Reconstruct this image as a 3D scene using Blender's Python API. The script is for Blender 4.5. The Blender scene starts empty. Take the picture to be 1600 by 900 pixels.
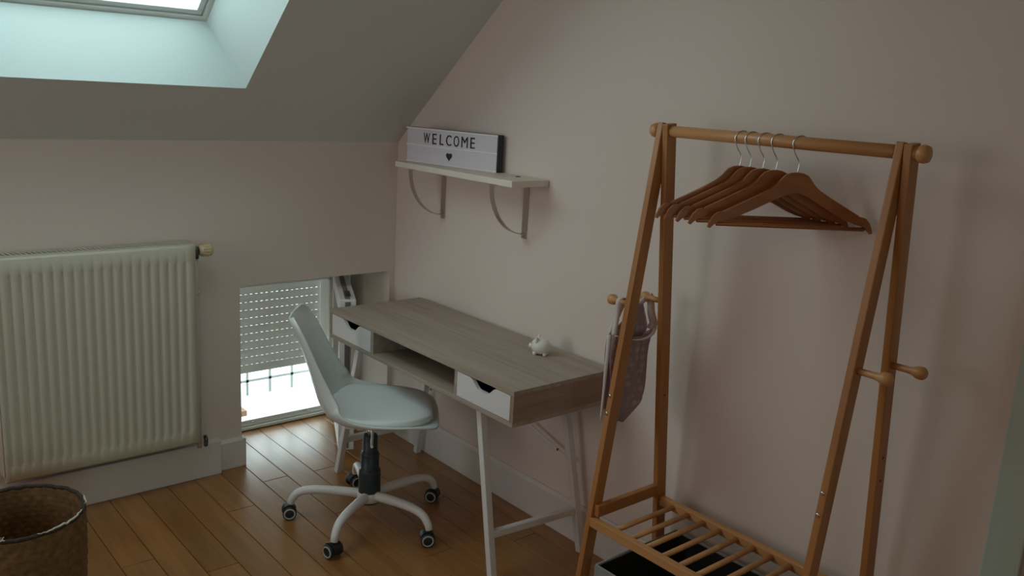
import bpy, bmesh, math, random
from mathutils import Vector, Matrix
random.seed(7)
C = bpy.context.scene.collection
PI = math.pi
R = math.radians

# ------------------------------------------------------------------ camera
def cam_axes(yaw, pitch, roll):
    cy, sy, cp, sp = math.cos(yaw), math.sin(yaw), math.cos(pitch), math.sin(pitch)
    f = Vector((cy*cp, sy*cp, -sp)); r = Vector((sy, -cy, 0)); u = r.cross(f)
    cr, sr = math.cos(roll), math.sin(roll)
    return cr*r + sr*u, -sr*r + cr*u, f
cd = bpy.data.cameras.new('camera'); cam = bpy.data.objects.new('camera', cd); C.objects.link(cam)
r_, u_, f_ = cam_axes(2.4318, 0.2208, 0.0569)
M = Matrix((r_, u_, -f_)).transposed().to_4x4(); M.translation = Vector((3.4261, -2.2075, 1.6529))
cam.matrix_world = M
cd.sensor_width = 36; cd.lens = 1362.6*36/1600; cd.clip_start = 0.05; cd.clip_end = 200
bpy.context.scene.camera = cam

# ------------------------------------------------------------------ world and light
sc = bpy.context.scene
w = bpy.data.worlds.new('overcast_sky'); sc.world = w; w.use_nodes = True
bg = w.node_tree.nodes['Background']
bg.inputs['Color'].default_value = (0.76, 0.945, 0.97, 1); bg.inputs['Strength'].default_value = 4.6
sc.view_settings.view_transform = 'Standard'; sc.view_settings.look = 'None'
sc.view_settings.gamma = 1; sc.view_settings.exposure = 0.14; sc.view_settings.use_curve_mapping = False

def area(name, loc, to, sx, sy, power, col, portal=False):
    l = bpy.data.lights.new(name, 'AREA'); l.shape = 'RECTANGLE'; l.size = sx; l.size_y = sy
    l.energy = power; l.color = col
    o = bpy.data.objects.new(name, l); C.objects.link(o); o.location = loc
    o.rotation_euler = (Vector(to)-Vector(loc)).to_track_quat('-Z', 'Y').to_euler()
    if portal: l.cycles.is_portal = True
    return o
area('window_portal', (-0.75, -0.4, 0.35), (1, -0.4, 0.35), 1.1, 1.1, 1, (1, 1, 1), True)
area('skylight_portal', (0.55, -1.39, 2.30), (0.55+.643, -1.39, 2.30-.766), 1.3, 1.35, 1, (1, 1, 1), True)
area('warm_fill_light', (3.2, -2.7, 2.42), (3.2, -2.7, 0), 0.5, 0.5, 4.5, (1.0, 0.55, 0.22))  # added warm fill behind the camera, not a known lamp
far_fill = area('far_fill_light', (5.12, -2.3, 1.45), (0, -1.75, 1.55), 1.2, 1.3, 3.2, (0.62, 1.0, 1.0))  # added cyan fill for slope and knee wall; no window opening here

far_fill.data.spread = R(80)
area('slope_fill_light', (0.62, -3.2, 1.86), (0.62+.643, -3.05, 1.86-.70), 0.7, 1.0, 3.5, (0.88, 0.95, 0.95))  # added fill hung below the slope; no second skylight opening
front_fill = area('front_fill_light', (0.9, -4.12, 1.5), (0.75, 0, 1.15), 1.0, 1.2, 2.6, (0.92, 0.95, 1.0))  # added fill in front of a closed wall, aimed at the gable
front_fill.data.spread = R(80)

# ------------------------------------------------------------------ materials
def mat(name, col, rough=0.6, metal=0.0, spec=0.5, noise=None, bump=None, coat=0.0, trans=0.0):
    """noise=(scale vector, amount, detail); bump=(scale, strength, distance)"""
    m = bpy.data.materials.new(name); m.use_nodes = True
    nt = m.node_tree; b = nt.nodes['Principled BSDF']
    b.inputs['Base Color'].default_value = (*col, 1); b.inputs['Roughness'].default_value = rough
    b.inputs['Metallic'].default_value = metal; b.inputs['Specular IOR Level'].default_value = spec
    b.inputs['Coat Weight'].default_value = coat
    tc = nt.nodes.new('ShaderNodeTexCoord')
    if noise:
        mp = nt.nodes.new('ShaderNodeMapping'); mp.inputs['Scale'].default_value = noise[0]
        nt.links.new(tc.outputs['Object'], mp.inputs['Vector'])
        n = nt.nodes.new('ShaderNodeTexNoise'); n.inputs['Scale'].default_value = 1; n.inputs['Detail'].default_value = noise[2]
        nt.links.new(mp.outputs['Vector'], n.inputs['Vector'])
        mr = nt.nodes.new('ShaderNodeMapRange'); mr.inputs['From Min'].default_value = .25; mr.inputs['From Max'].default_value = .75
        mr.inputs['To Min'].default_value = 1-noise[1]; mr.inputs['To Max'].default_value = 1+noise[1]
        nt.links.new(n.outputs['Fac'], mr.inputs['Value'])
        mx = nt.nodes.new('ShaderNodeVectorMath'); mx.operation = 'SCALE'; mx.inputs[0].default_value = col
        nt.links.new(mr.outputs['Result'], mx.inputs['Scale'])
        nt.links.new(mx.outputs['Vector'], b.inputs['Base Color'])
    if bump:
        n2 = nt.nodes.new('ShaderNodeTexNoise'); n2.inputs['Scale'].default_value = bump[0]; n2.inputs['Detail'].default_value = 3
        nt.links.new(tc.outputs['Object'], n2.inputs['Vector'])
        bp = nt.nodes.new('ShaderNodeBump'); bp.inputs['Strength'].default_value = bump[1]; bp.inputs['Distance'].default_value = bump[2]
        nt.links.new(n2.outputs['Fac'], bp.inputs['Height']); nt.links.new(bp.outputs['Normal'], b.inputs['Normal'])
    if trans:
        tr = nt.nodes.new('ShaderNodeBsdfTranslucent'); tr.inputs['Color'].default_value = (*col, 1)
        ms = nt.nodes.new('ShaderNodeMixShader'); ms.inputs['Fac'].default_value = trans
        nt.links.new(b.outputs['BSDF'], ms.inputs[1]); nt.links.new(tr.outputs['BSDF'], ms.inputs[2])
        nt.links.new(ms.outputs['Shader'], nt.nodes['Material Output'].inputs['Surface'])
    return m

def wood(name, dark, light, scale, rough=0.45, rnd=0.0, coat=0.0, knots=False, bumps=0.15):
    m = bpy.data.materials.new(name); m.use_nodes = True
    nt = m.node_tree; b = nt.nodes['Principled BSDF']; b.inputs['Roughness'].default_value = rough
    b.inputs['Coat Weight'].default_value = coat; b.inputs['Coat Roughness'].default_value = 0.25
    tc = nt.nodes.new('ShaderNodeTexCoord'); oi = nt.nodes.new('ShaderNodeObjectInfo')
    off = nt.nodes.new('ShaderNodeVectorMath'); off.operation = 'SCALE'; off.inputs[0].default_value = (13.1, 7.7, 3.3)
    nt.links.new(oi.outputs['Random'], off.inputs['Scale'])
    ad = nt.nodes.new('ShaderNodeVectorMath'); nt.links.new(tc.outputs['Object'], ad.inputs[0]); nt.links.new(off.outputs['Vector'], ad.inputs[1])
    mp = nt.nodes.new('ShaderNodeMapping'); mp.inputs['Scale'].default_value = scale
    nt.links.new(ad.outputs['Vector'], mp.inputs['Vector'])
    n = nt.nodes.new('ShaderNodeTexNoise'); n.inputs['Scale'].default_value = 1; n.inputs['Detail'].default_value = 5; n.inputs['Distortion'].default_value = .6
    nt.links.new(mp.outputs['Vector'], n.inputs['Vector'])
    cr = nt.nodes.new('ShaderNodeValToRGB'); cr.color_ramp.elements[0].position = .3; cr.color_ramp.elements[1].position = .7
    cr.color_ramp.elements[0].color = (*dark, 1); cr.color_ramp.elements[1].color = (*light, 1)
    nt.links.new(n.outputs['Fac'], cr.inputs['Fac'])
    last = cr.outputs['Color']
    if rnd:
        mr = nt.nodes.new('ShaderNodeMapRange'); mr.inputs['To Min'].default_value = 1-rnd; mr.inputs['To Max'].default_value = 1+rnd
        nt.links.new(oi.outputs['Random'], mr.inputs['Value'])
        sm = nt.nodes.new('ShaderNodeVectorMath'); sm.operation = 'SCALE'
        nt.links.new(last, sm.inputs[0]); nt.links.new(mr.outputs['Result'], sm.inputs['Scale']); last = sm.outputs['Vector']
    if knots:
        v = nt.nodes.new('ShaderNodeTexVoronoi'); v.inputs['Scale'].default_value = 1.0
        mp2 = nt.nodes.new('ShaderNodeMapping'); mp2.inputs['Scale'].default_value = (1.6, 5, 5)
        nt.links.new(ad.outputs['Vector'], mp2.inputs['Vector']); nt.links.new(mp2.outputs['Vector'], v.inputs['Vector'])
        kr = nt.nodes.new('ShaderNodeMapRange'); kr.inputs['From Min'].default_value = .03; kr.inputs['From Max'].default_value = .10
        kr.inputs['To Min'].default_value = .45; kr.inputs['To Max'].default_value = 1
        nt.links.new(v.outputs['Distance'], kr.inputs['Value'])
        sm = nt.nodes.new('ShaderNodeVectorMath'); sm.operation = 'SCALE'
        nt.links.new(last, sm.inputs[0]); nt.links.new(kr.outputs['Result'], sm.inputs['Scale']); last = sm.outputs['Vector']
    nt.links.new(last, b.inputs['Base Color'])
    bp = nt.nodes.new('ShaderNodeBump'); bp.inputs['Strength'].default_value = bumps; bp.inputs['Distance'].default_value = .0015
    nt.links.new(n.outputs['Fac'], bp.inputs['Height']); nt.links.new(bp.outputs['Normal'], b.inputs['Normal'])
    return m

WALL = mat('wall_paint', (0.76, 0.635, 0.572), 0.85, noise=((1.3, 1.3, 1.3), .03, 3), bump=(140, .12, .002))
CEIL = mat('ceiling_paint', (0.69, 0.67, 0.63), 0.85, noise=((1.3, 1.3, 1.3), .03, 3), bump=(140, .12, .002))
SPLAY = mat('skylight_lining_light_tint', (0.60, 0.67, 0.66), 0.7, bump=(90, .08, .002))  # cyan sky tint and dimmer light on the lining put into its colour
TRIM = mat('trim_paint', (0.72, 0.66, 0.62), 0.5, noise=((3, 3, 3), .03, 2))
CASING = mat('casing_teal_cast', (0.48, 0.56, 0.49), 0.5, noise=((3, 3, 3), .03, 2))  # white casing with the teal light cast put into its colour
PVC = mat('white_window_plastic', (0.80, 0.80, 0.76), 0.35)
RUBBER = mat('rubber_seal', (0.10, 0.10, 0.10), 0.7)
SHUT = mat('shutter_plastic', (0.78, 0.76, 0.72), 0.5, trans=0.16)
RAD = mat('radiator_enamel', (0.60, 0.56, 0.45), 0.4, noise=((4, 4, 4), .03, 2))
DARK = mat('dark_gap', (0.02, 0.02, 0.02), 0.8)
CREAM = mat('cream_plastic', (0.70, 0.55, 0.34), 0.4)
BRASS = mat('dull_valve_metal', (0.10, 0.10, 0.09), 0.4, metal=.7)
FLOOR = wood('oak_floor', (0.245, 0.098, 0.023), (0.355, 0.153, 0.040), (2.2, 26, 26), 0.30, rnd=.08, coat=.35, knots=True, bumps=.1)
SUB = mat('subfloor', (0.06, 0.03, 0.012), 0.9)
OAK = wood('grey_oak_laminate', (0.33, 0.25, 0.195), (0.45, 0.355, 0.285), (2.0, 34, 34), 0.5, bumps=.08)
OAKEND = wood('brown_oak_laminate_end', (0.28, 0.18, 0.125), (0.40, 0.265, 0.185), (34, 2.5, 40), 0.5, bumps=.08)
WHITE = mat('white_lacquer', (0.74, 0.70, 0.70), 0.45)
LEGW = mat('white_powder_coat', (0.75, 0.71, 0.69), 0.4)
STEEL = mat('brushed_steel', (0.55, 0.47, 0.38), 0.35, metal=.9)
CHROME = mat('chrome', (0.75, 0.75, 0.75), 0.15, metal=1)
SHELFM = mat('cream_shelf_board', (0.78, 0.67, 0.58), 0.5, noise=((5, 5, 5), .04, 2))
LBF = mat('lightbox_diffuser', (0.72, 0.66, 0.72), 0.4)
LBR = mat('lightbox_rail', (0.86, 0.80, 0.82), 0.3)
BLACK = mat('black_plastic', (0.018, 0.020, 0.022), 0.45)
CHAIRM = mat('chair_shell_plastic', (0.72, 0.75, 0.74), 0.32)
PAD = mat('chair_pad_leatherette', (0.78, 0.80, 0.79), 0.42, bump=(60, .05, .001))
COLM = mat('column_cover_plastic', (0.022, 0.035, 0.040), 0.45)
GREY = mat('grey_wheel_ring', (0.45, 0.45, 0.45), 0.5)
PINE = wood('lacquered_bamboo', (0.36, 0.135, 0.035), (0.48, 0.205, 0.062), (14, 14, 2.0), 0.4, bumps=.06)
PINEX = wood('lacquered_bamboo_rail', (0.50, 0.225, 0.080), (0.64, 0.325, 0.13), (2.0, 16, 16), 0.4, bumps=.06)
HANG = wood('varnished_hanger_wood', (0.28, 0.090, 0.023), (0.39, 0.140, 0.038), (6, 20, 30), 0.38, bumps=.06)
BOXF = mat('grey_fabric', (0.30, 0.29, 0.28), 0.9, noise=((60, 60, 60), .12, 2), bump=(300, .3, .001))
BOXI = mat('black_lining', (0.008, 0.007, 0.006), 0.9)
CERAM = mat('white_ceramic', (0.80, 0.76, 0.72), 0.25)
CLOTHD = mat('dark_folded_cloth', (0.05, 0.048, 0.047), 0.95, noise=((40, 40, 40), .5, 3))
GROUND = mat('pale_ground', (0.6, 0.6, 0.58), 0.9, noise=((.5, .5, .5), .1, 3))
RAIL = mat('pale_grey_rail_paint', (0.35, 0.37, 0.37), 0.5)
TERRA = mat('tan_boards', (0.20, 0.11, 0.055), 0.8, noise=((8, 8, 8), .2, 2))

def glass():
    m = bpy.data.materials.new('window_glass'); m.use_nodes = True; nt = m.node_tree
    nt.nodes.remove(nt.nodes['Principled BSDF'])
    t = nt.nodes.new('ShaderNodeBsdfTransparent'); t.inputs['Color'].default_value = (.93, .96, .95, 1)
    g = nt.nodes.new('ShaderNodeBsdfGlossy'); g.inputs['Roughness'].default_value = .03
    ms = nt.nodes.new('ShaderNodeMixShader'); ms.inputs['Fac'].default_value = .05
    nt.links.new(t.outputs['BSDF'], ms.inputs[1]); nt.links.new(g.outputs['BSDF'], ms.inputs[2])
    nt.links.new(ms.outputs['Shader'], nt.nodes['Material Output'].inputs['Surface'])
    return m
GLASS = glass()

def weave_mat():
    m = mat('woven_rush', (0.19, 0.105, 0.04), 0.8, noise=((50, 50, 50), .35, 3), bump=(200, .3, .002))
    return m
RUSH = weave_mat()
RUSHD = mat('dark_rim_binding', (0.035, 0.022, 0.012), 0.8, noise=((60, 60, 60), .5, 2))
FRAY = mat('pale_frayed_fibre', (0.62, 0.56, 0.44), 0.9)

def spotted():
    m = bpy.data.materials.new('pink_spotted_cotton'); m.use_nodes = True; nt = m.node_tree; b = nt.nodes['Principled BSDF']
    b.inputs['Roughness'].default_value = .9
    tc = nt.nodes.new('ShaderNodeTexCoord'); v = nt.nodes.new('ShaderNodeTexVoronoi'); v.inputs['Scale'].default_value = 38; v.inputs['Randomness'].default_value = .55
    nt.links.new(tc.outputs['Object'], v.inputs['Vector'])
    cr = nt.nodes.new('ShaderNodeValToRGB'); cr.color_ramp.elements[0].position = .28; cr.color_ramp.elements[1].position = .42
    cr.color_ramp.elements[0].color = (.60, .44, .45, 1); cr.color_ramp.elements[1].color = (.47, .32, .33, 1)
    nt.links.new(v.outputs['Distance'], cr.inputs['Fac']); nt.links.new(cr.outputs['Color'], b.inputs['Base Color'])
    tr = nt.nodes.new('ShaderNodeBsdfTranslucent'); nt.links.new(cr.outputs['Color'], tr.inputs['Color'])
    ms = nt.nodes.new('ShaderNodeMixShader'); ms.inputs['Fac'].default_value = .25
    nt.links.new(b.outputs['BSDF'], ms.inputs[1]); nt.links.new(tr.outputs['BSDF'], ms.inputs[2])
    nt.links.new(ms.outputs['Shader'], nt.nodes['Material Output'].inputs['Surface'])
    return m
SPOT = spotted()
TAPE = mat('pale_pink_tape', (0.68, 0.58, 0.56), 0.9)

# ------------------------------------------------------------------ mesh helpers
def V(*a): return Vector(a)
def bm_new(): return bmesh.new()
def box(bm, x0, x1, y0, y1, z0, z1, bev=0, mi=0, mtx=None):
    vs = [bm.verts.new(((x1 if i & 1 else x0), (y1 if i & 2 else y0), (z1 if i & 4 else z0))) for i in range(8)]
    fs = [bm.faces.new([vs[i] for i in f]) for f in ((0, 2, 3, 1), (4, 5, 7, 6), (0, 1, 5, 4), (2, 6, 7, 3), (0, 4, 6, 2), (1, 3, 7, 5))]
    for f in fs: f.material_index = mi
    vv = vs
    if bev:
        es = list({e for f in fs for e in f.edges})
        r = bmesh.ops.bevel(bm, geom=es, offset=bev, segments=2, affect='EDGES', profile=.6)
        vv = list({v for f in r['faces'] for v in f.verts} | {v for v in vs if v.is_valid})
        for f in r['faces']: f.material_index = mi
    if mtx is not None:
        for v in vv: v.co = mtx @ v.co
    return vv
def basis(d):
    d = d.normalized(); up = V(0, 0, 1) if abs(d.z) < .95 else V(1, 0, 0)
    a = d.cross(up).normalized(); return a, d.cross(a).normalized()
def bar(bm, p, q, wx, wy, xaxis=None, bev=0, mi=0):
    """rectangular bar p->q; wx along xaxis, wy along the other normal"""
    p, q = Vector(p), Vector(q); d = (q-p).normalized()
    if xaxis is None: a, b = basis(d)
    else:
        a = Vector(xaxis); a = (a-d*a.dot(d)).normalized(); b = d.cross(a)
    m = Matrix((a, b, d)).transposed().to_4x4(); m.translation = p
    return box(bm, -wx/2, wx/2, -wy/2, wy/2, 0, (q-p).length, bev, mi, m)
def tube(bm, pts, rad, seg=12, cap=True, mi=0, closed=False):
    pts = [Vector(p) for p in pts]; n = len(pts)
    rads = rad if isinstance(rad, (list, tuple)) else [rad]*n
    rings = []; prev = None
    for i, p in enumerate(pts):
        if closed: t = (pts[(i+1) % n]-pts[i-1]).normalized()
        else: t = (pts[min(i+1, n-1)]-pts[max(i-1, 0)]).normalized()
        if prev is None: a, b = basis(t)
        else:
            a = (prev-t*prev.dot(t)).normalized(); b = t.cross(a)
        prev = a
        rings.append([bm.verts.new(p+(a*math.cos(2*PI*k/seg)+b*math.sin(2*PI*k/seg))*rads[i]) for k in range(seg)])
    for i in range(n if closed else n-1):
        A, B = rings[i], rings[(i+1) % n]
        for k in range(seg):
            f = bm.faces.new((A[k], A[(k+1) % seg], B[(k+1) % seg], B[k])); f.smooth = True; f.material_index = mi
    if cap and not closed:
        bm.faces.new(rings[0][::-1]).material_index = mi; bm.faces.new(rings[-1]).material_index = mi
    return rings
def lathe(bm, prof, seg=32, mtx=None, mi=0, smooth=True):
    """prof = [(r,z)...]"""
    rings = []
    for r, z in prof:
        if r < 1e-6: rings.append([bm.verts.new((0, 0, z))])
        else: rings.append([bm.verts.new((r*math.cos(2*PI*k/seg), r*math.sin(2*PI*k/seg), z)) for k in range(seg)])
    for A, B in zip(rings, rings[1:]):
        for k in range(seg):
            a, a2 = A[k % len(A)], A[(k+1) % len(A)]; b, b2 = B[k % len(B)], B[(k+1) % len(B)]
            vs = []
            for v in (a, a2, b2, b):
                if v not in vs: vs.append(v)
            if len(vs) > 2:
                f = bm.faces.new(vs); f.smooth = smooth; f.material_index = mi
    if mtx is not None:
        for rg in rings:
            for v in rg: v.co = mtx @ v.co
def prism(bm, poly, y0, y1, mtx=None, bev=0, mi=0):
    """polygon in xz extruded along y"""
    A = [bm.verts.new((p[0], y0, p[1])) for p in poly]; B = [bm.verts.new((p[0], y1, p[1])) for p in poly]
    fs = [bm.faces.new(A), bm.faces.new(B[::-1])]
    n = len(poly)
    for i in range(n): fs.append(bm.faces.new((A[i], B[i], B[(i+1) % n], A[(i+1) % n])))
    for f in fs: f.material_index = mi
    vv = A+B
    if bev:
        es = list(set(fs[0].edges) | set(fs[1].edges))
        r = bmesh.ops.bevel(bm, geom=es, offset=bev, segments=2, affect='EDGES')
        vv = list({v for f in r['faces'] for v in f.verts} | {v for v in vv if v.is_valid})
    if mtx is not None:
        for v in vv: v.co = mtx @ v.co
def obj(name, bm, m, parent=None, smooth=None, loc=None):
    bmesh.ops.recalc_face_normals(bm, faces=bm.faces)
    me = bpy.data.meshes.new(name); bm.to_mesh(me); bm.free()
    for k in (m if isinstance(m, (list, tuple)) else [m]): me.materials.append(k)
    if smooth:
        me.polygons.foreach_set('use_smooth', [True]*len(me.polygons))
    o = bpy.data.objects.new(name, me); C.objects.link(o)
    if parent is not None: o.parent = parent
    if loc is not None: o.location = loc
    return o
def thing(name, label, cat, loc=(0, 0, 0), rz=0, group=None):
    o = bpy.data.objects.new(name, None); C.objects.link(o); o.location = loc; o.rotation_euler = (0, 0, rz)
    o.empty_display_size = .05
    o['label'] = label; o['category'] = cat
    if group: o['group'] = group
    return o
def tag(o, label, cat, group=None):
    o['label'] = label; o['category'] = cat
    if group: o['group'] = group
    return o
def struct(name, label, bm, m, cat='structure'):
    o = obj(name, bm, m); o['kind'] = 'structure'; o['label'] = label; o['category'] = cat
    return o
def sub(o, lv=2):
    s = o.modifiers.new('subsurf', 'SUBSURF'); s.levels = lv; s.render_levels = lv
def bez(P, n=16):
    """Catmull-Rom through points"""
    P = [Vector(p) for p in P]; out = []
    Q = [2*P[0]-P[1]] + P + [2*P[-1]-P[-2]]
    for i in range(1, len(Q)-2):
        for k in range(n):
            t = k/n; a, b, c, d = Q[i-1:i+3]
            out.append(.5*((2*b)+(c-a)*t+(2*a-5*b+4*c-d)*t*t+(3*b-a-3*c+d)*t**3))
    out.append(P[-1]); return out

# ------------------------------------------------------------------ room shell
SL = .839
XE, YE, ZC = 5.2, -4.2, 2.5
WL, WR, WT = -.761, -.028, .80          # low window opening in the knee wall
# floor
bm = bm_new(); box(bm, 0, XE, YE, 0, -.15, -.012); box(bm, -.42, 0, WL, WR, -.15, -.012)
floor = struct('floor', 'honey coloured wooden plank floor of the attic room', bm, SUB, 'floor')
def plank(x0, x1, y0, y1):
    g = .0009
    bm = bm_new(); cx, cy = (x0+x1)/2, (y0+y1)/2; hx, hy = (x1-x0)/2-g, (y1-y0)/2-g; c = .0016
    lo = [(-hx, -hy), (hx, -hy), (hx, hy), (-hx, hy)]; hi = [(-hx+c, -hy+c), (hx-c, -hy+c), (hx-c, hy-c), (-hx+c, hy-c)]
    a = [bm.verts.new((x, y, -.012)) for x, y in lo]; b = [bm.verts.new((x, y, -c)) for x, y in lo]; t = [bm.verts.new((x, y, 0)) for x, y in hi]
    bm.faces.new(t)
    for A, B in ((a, b), (b, t)):
        for i in range(4): bm.faces.new((A[i], A[(i+1) % 4], B[(i+1) % 4], B[i]))
    obj('plank', bm, FLOOR, floor, loc=(cx, cy, 0))
joints = {1: .212, 3: .386, 5: .757}
rr = random.Random(3)
for k in range(-5, 33):
    y1, y0 = -.537-.112*k, -.649-.112*k
    a, b = max(y0, YE), min(y1, 0)
    if b <= a+.01: continue
    inrec = (a >= WL-.001 and b <= WR+.001)
    xs = -.355 if inrec else 0
    if b > WR: plank(-.355, 0, a, WR)
    j = joints.get(k, None)
    x = j if j else xs+rr.uniform(.3, 1.25)
    cuts = [xs]
    while x < XE-.05:
        cuts.append(x); x += rr.uniform(.85, 1.3)
    cuts.append(XE)
    for p, q in zip(cuts, cuts[1:]): plank(p, q, a, b)
# knee wall (left) with the low window opening
bm = bm_new()
def kp(y0, y1, z0, poly_top=True):
    poly = [(0, z0), (0, 1.40), (-.38, 1.38), (-.38, z0)]
    prism(bm, poly, y0, y1)
kp(YE, WL, -.15); kp(WL, WR, WT); kp(WR, 0, -.15)
wall_left = struct('wall_left', 'low knee wall with radiator and small window recess', bm, WALL, 'wall')
GAB = [(-.42, -.15), (XE+.2, -.15), (XE+.2, 1.4+SL*1.75+.3), (1.75, 1.4+SL*1.75+.3), (-.42, 1.4-SL*.42+.3)]
bm = bm_new(); prism(bm, GAB, 0, .2)
struct('wall_right', 'tall gable wall behind desk, shelf and clothes rack', bm, WALL, 'wall')
bm = bm_new(); box(bm, XE, XE+.2, YE, 0, -.15, 2.7); struct('wall_back', 'plain wall behind the camera on the right', bm, WALL, 'wall')
bm = bm_new(); prism(bm, GAB, YE-.2, YE); struct('wall_front', 'plain wall behind the camera on the left', bm, WALL, 'wall')
# ceiling: slope with skylight hole, splay, outer roof, flat part
T = .30
bm = bm_new()
def sp(x, y, off=0): return (x, y, 1.4+SL*x+off)
xk = (ZC-1.4)/SL
ox0, ox1, oy0, oy1 = .251, 1.16, -1.98, -.834          # opening on the room side
fx0, fx1, fy0, fy1 = .167, 1.03, -1.865, -.944         # opening at the frame, offset T
def quad(pts, mi=0):
    f = bm.faces.new([bm.verts.new(p) for p in pts]); f.material_index = mi
quad([sp(0, YE), sp(ox0, YE), sp(ox0, 0), sp(0, 0)]); quad([sp(ox1, YE), sp(xk, YE), sp(xk, 0), sp(ox1, 0)])
quad([sp(ox0, YE), sp(ox1, YE), sp(ox1, oy0), sp(ox0, oy0)]); quad([sp(ox0, oy1), sp(ox1, oy1), sp(ox1, 0), sp(ox0, 0)])
quad([(xk, YE, ZC), (XE, YE, ZC), (XE, 0, ZC), (xk, 0, ZC)])
I = [sp(ox0, oy0), sp(ox1, oy0), sp(ox1, oy1), sp(ox0, oy1)]; F = [sp(fx0, fy0, T), sp(fx1, fy0, T), sp(fx1, fy1, T), sp(fx0, fy1, T)]
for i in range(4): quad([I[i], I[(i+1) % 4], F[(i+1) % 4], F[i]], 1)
x2 = 1.75
quad([sp(-.42, YE, T), sp(fx0, YE, T), sp(fx0, 0, T), sp(-.42, 0, T)]); quad([sp(fx1, YE, T), sp(x2, YE, T), sp(x2, 0, T), sp(fx1, 0, T)])
quad([sp(fx0, YE, T), sp(fx1, YE, T), sp(fx1, fy0, T), sp(fx0, fy0, T)]); quad([sp(fx0, fy1, T), sp(fx1, fy1, T), sp(fx1, 0, T), sp(fx0, 0, T)])
z2 = 1.4+SL*x2+T
quad([(x2, YE, z2), (XE+.2, YE, z2), (XE+.2, 0, z2), (x2, 0, z2)])
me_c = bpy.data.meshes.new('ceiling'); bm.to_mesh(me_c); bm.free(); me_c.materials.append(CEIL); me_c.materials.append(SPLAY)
ceiling = bpy.data.objects.new('ceiling', me_c); C.objects.link(ceiling); ceiling['kind'] = 'structure'; ceiling['label'] = 'sloping attic ceiling with deep splayed skylight opening'; ceiling['category'] = 'ceiling'
# baseboards
bm = bm_new(); box(bm, .0, .040, YE, -.868, 0, .150, .003)
struct('baseboard_left', 'deep white pipe boxing along the floor under the radiator', bm, TRIM, 'baseboard')
bm = bm_new()
poly = [(0, 0), (.014, 0), (.014, .118), (.006, .132), (0, .132)]
prism(bm, poly, -.868, WL-.0)
box(bm, -.30, .0139, WL, WL+.014, 0, .125, .002)
struct('baseboard_left.001', 'short low baseboard wrapping the window recess corner', bm, TRIM, 'baseboard')
bm = bm_new()
prism(bm, [(0, 0), (.014, 0), (.014, .138), (.006, .153), (0, .153)], 0, 2.71, Matrix(((0, 1, 0, 0), (-1, 0, 0, 0), (0, 0, 1, 0), (0, 0, 0, 1))))
struct('baseboard_right', 'white baseboard along the gable wall under the desk', bm, TRIM, 'baseboard')
# door at far right
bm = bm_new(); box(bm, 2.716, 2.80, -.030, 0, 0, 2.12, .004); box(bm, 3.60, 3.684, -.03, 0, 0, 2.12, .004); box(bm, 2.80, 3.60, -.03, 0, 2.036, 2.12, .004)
struct('trim_1', 'door casing at the right edge, teal light cast in its colour', bm, CASING, 'door casing')
bm = bm_new(); box(bm, 2.80, 3.60, -.012, 0, .005, 2.036)
for (a, b, c, d) in ((2.9, 3.5, .2, .95), (2.9, 3.5, 1.1, 1.9)): box(bm, a, b, -.018, -.0121, c, d, .003)
door = struct('door_1', 'painted door beside the clothes rack, mostly out of view', bm, TRIM, 'door')
bm = bm_new(); tube(bm, [(3.54, -.015, 1.0), (3.54, -.06, 1.0), (3.44, -.06, 1.0)], .009); obj('door_handle', bm, CHROME, door)

# ------------------------------------------------------------------ skylight window
bm = bm_new()
nrm = V(-SL, 0, 1).normalized(); along = V(1, 0, SL).normalized()
def skp(s, y, h):   # s along slope from lower frame edge, h outward
    return V(fx0, 0, 1.4+SL*fx0+T)+along*s+V(0, y, 0)+nrm*h
Ls = (V(fx1-fx0, 0, SL*(fx1-fx0))).length
mS = Matrix((along, V(0, 1, 0), along.cross(V(0, 1, 0)))).transposed().to_4x4(); mS.translation = skp(0, 0, 0)
fw = .012
def ring(bm, s0, s1, y0, y1, wd, h0, h1, m, bev=.002, wy=None):
    wy = wy or wd
    box(bm, s0, s0+wd, y0, y1, h0, h1, bev, 0, m); box(bm, s1-wd, s1, y0, y1, h0, h1, bev, 0, m)
    box(bm, s0+wd, s1-wd, y0, y0+wy, h0, h1, bev, 0, m); box(bm, s0+wd, s1-wd, y1-wy, y1, h0, h1, bev, 0, m)
ring(bm, -.03, Ls+.03, fy0-.03, fy1+.03, .048, .004, .030, mS)
sk = struct('window_2', 'bright skylight in the sloping ceiling, top left', bm, PVC, 'skylight')
bm = bm_new(); ring(bm, .021, Ls-.021, fy0+.021, fy1-.021, .022, .010, .034, mS); obj('sash', bm, PVC, sk)
bm = bm_new(); ring(bm, .0185, Ls-.0185, fy0+.0185, fy1-.0185, .002, .006, .03, mS, 0); obj('seal', bm, GREY, sk)
bm = bm_new(); box(bm, .042, Ls-.042, fy0+.042, fy1-.042, .018, .024, 0, 0, mS); obj('pane', bm, GLASS, sk)

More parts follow.
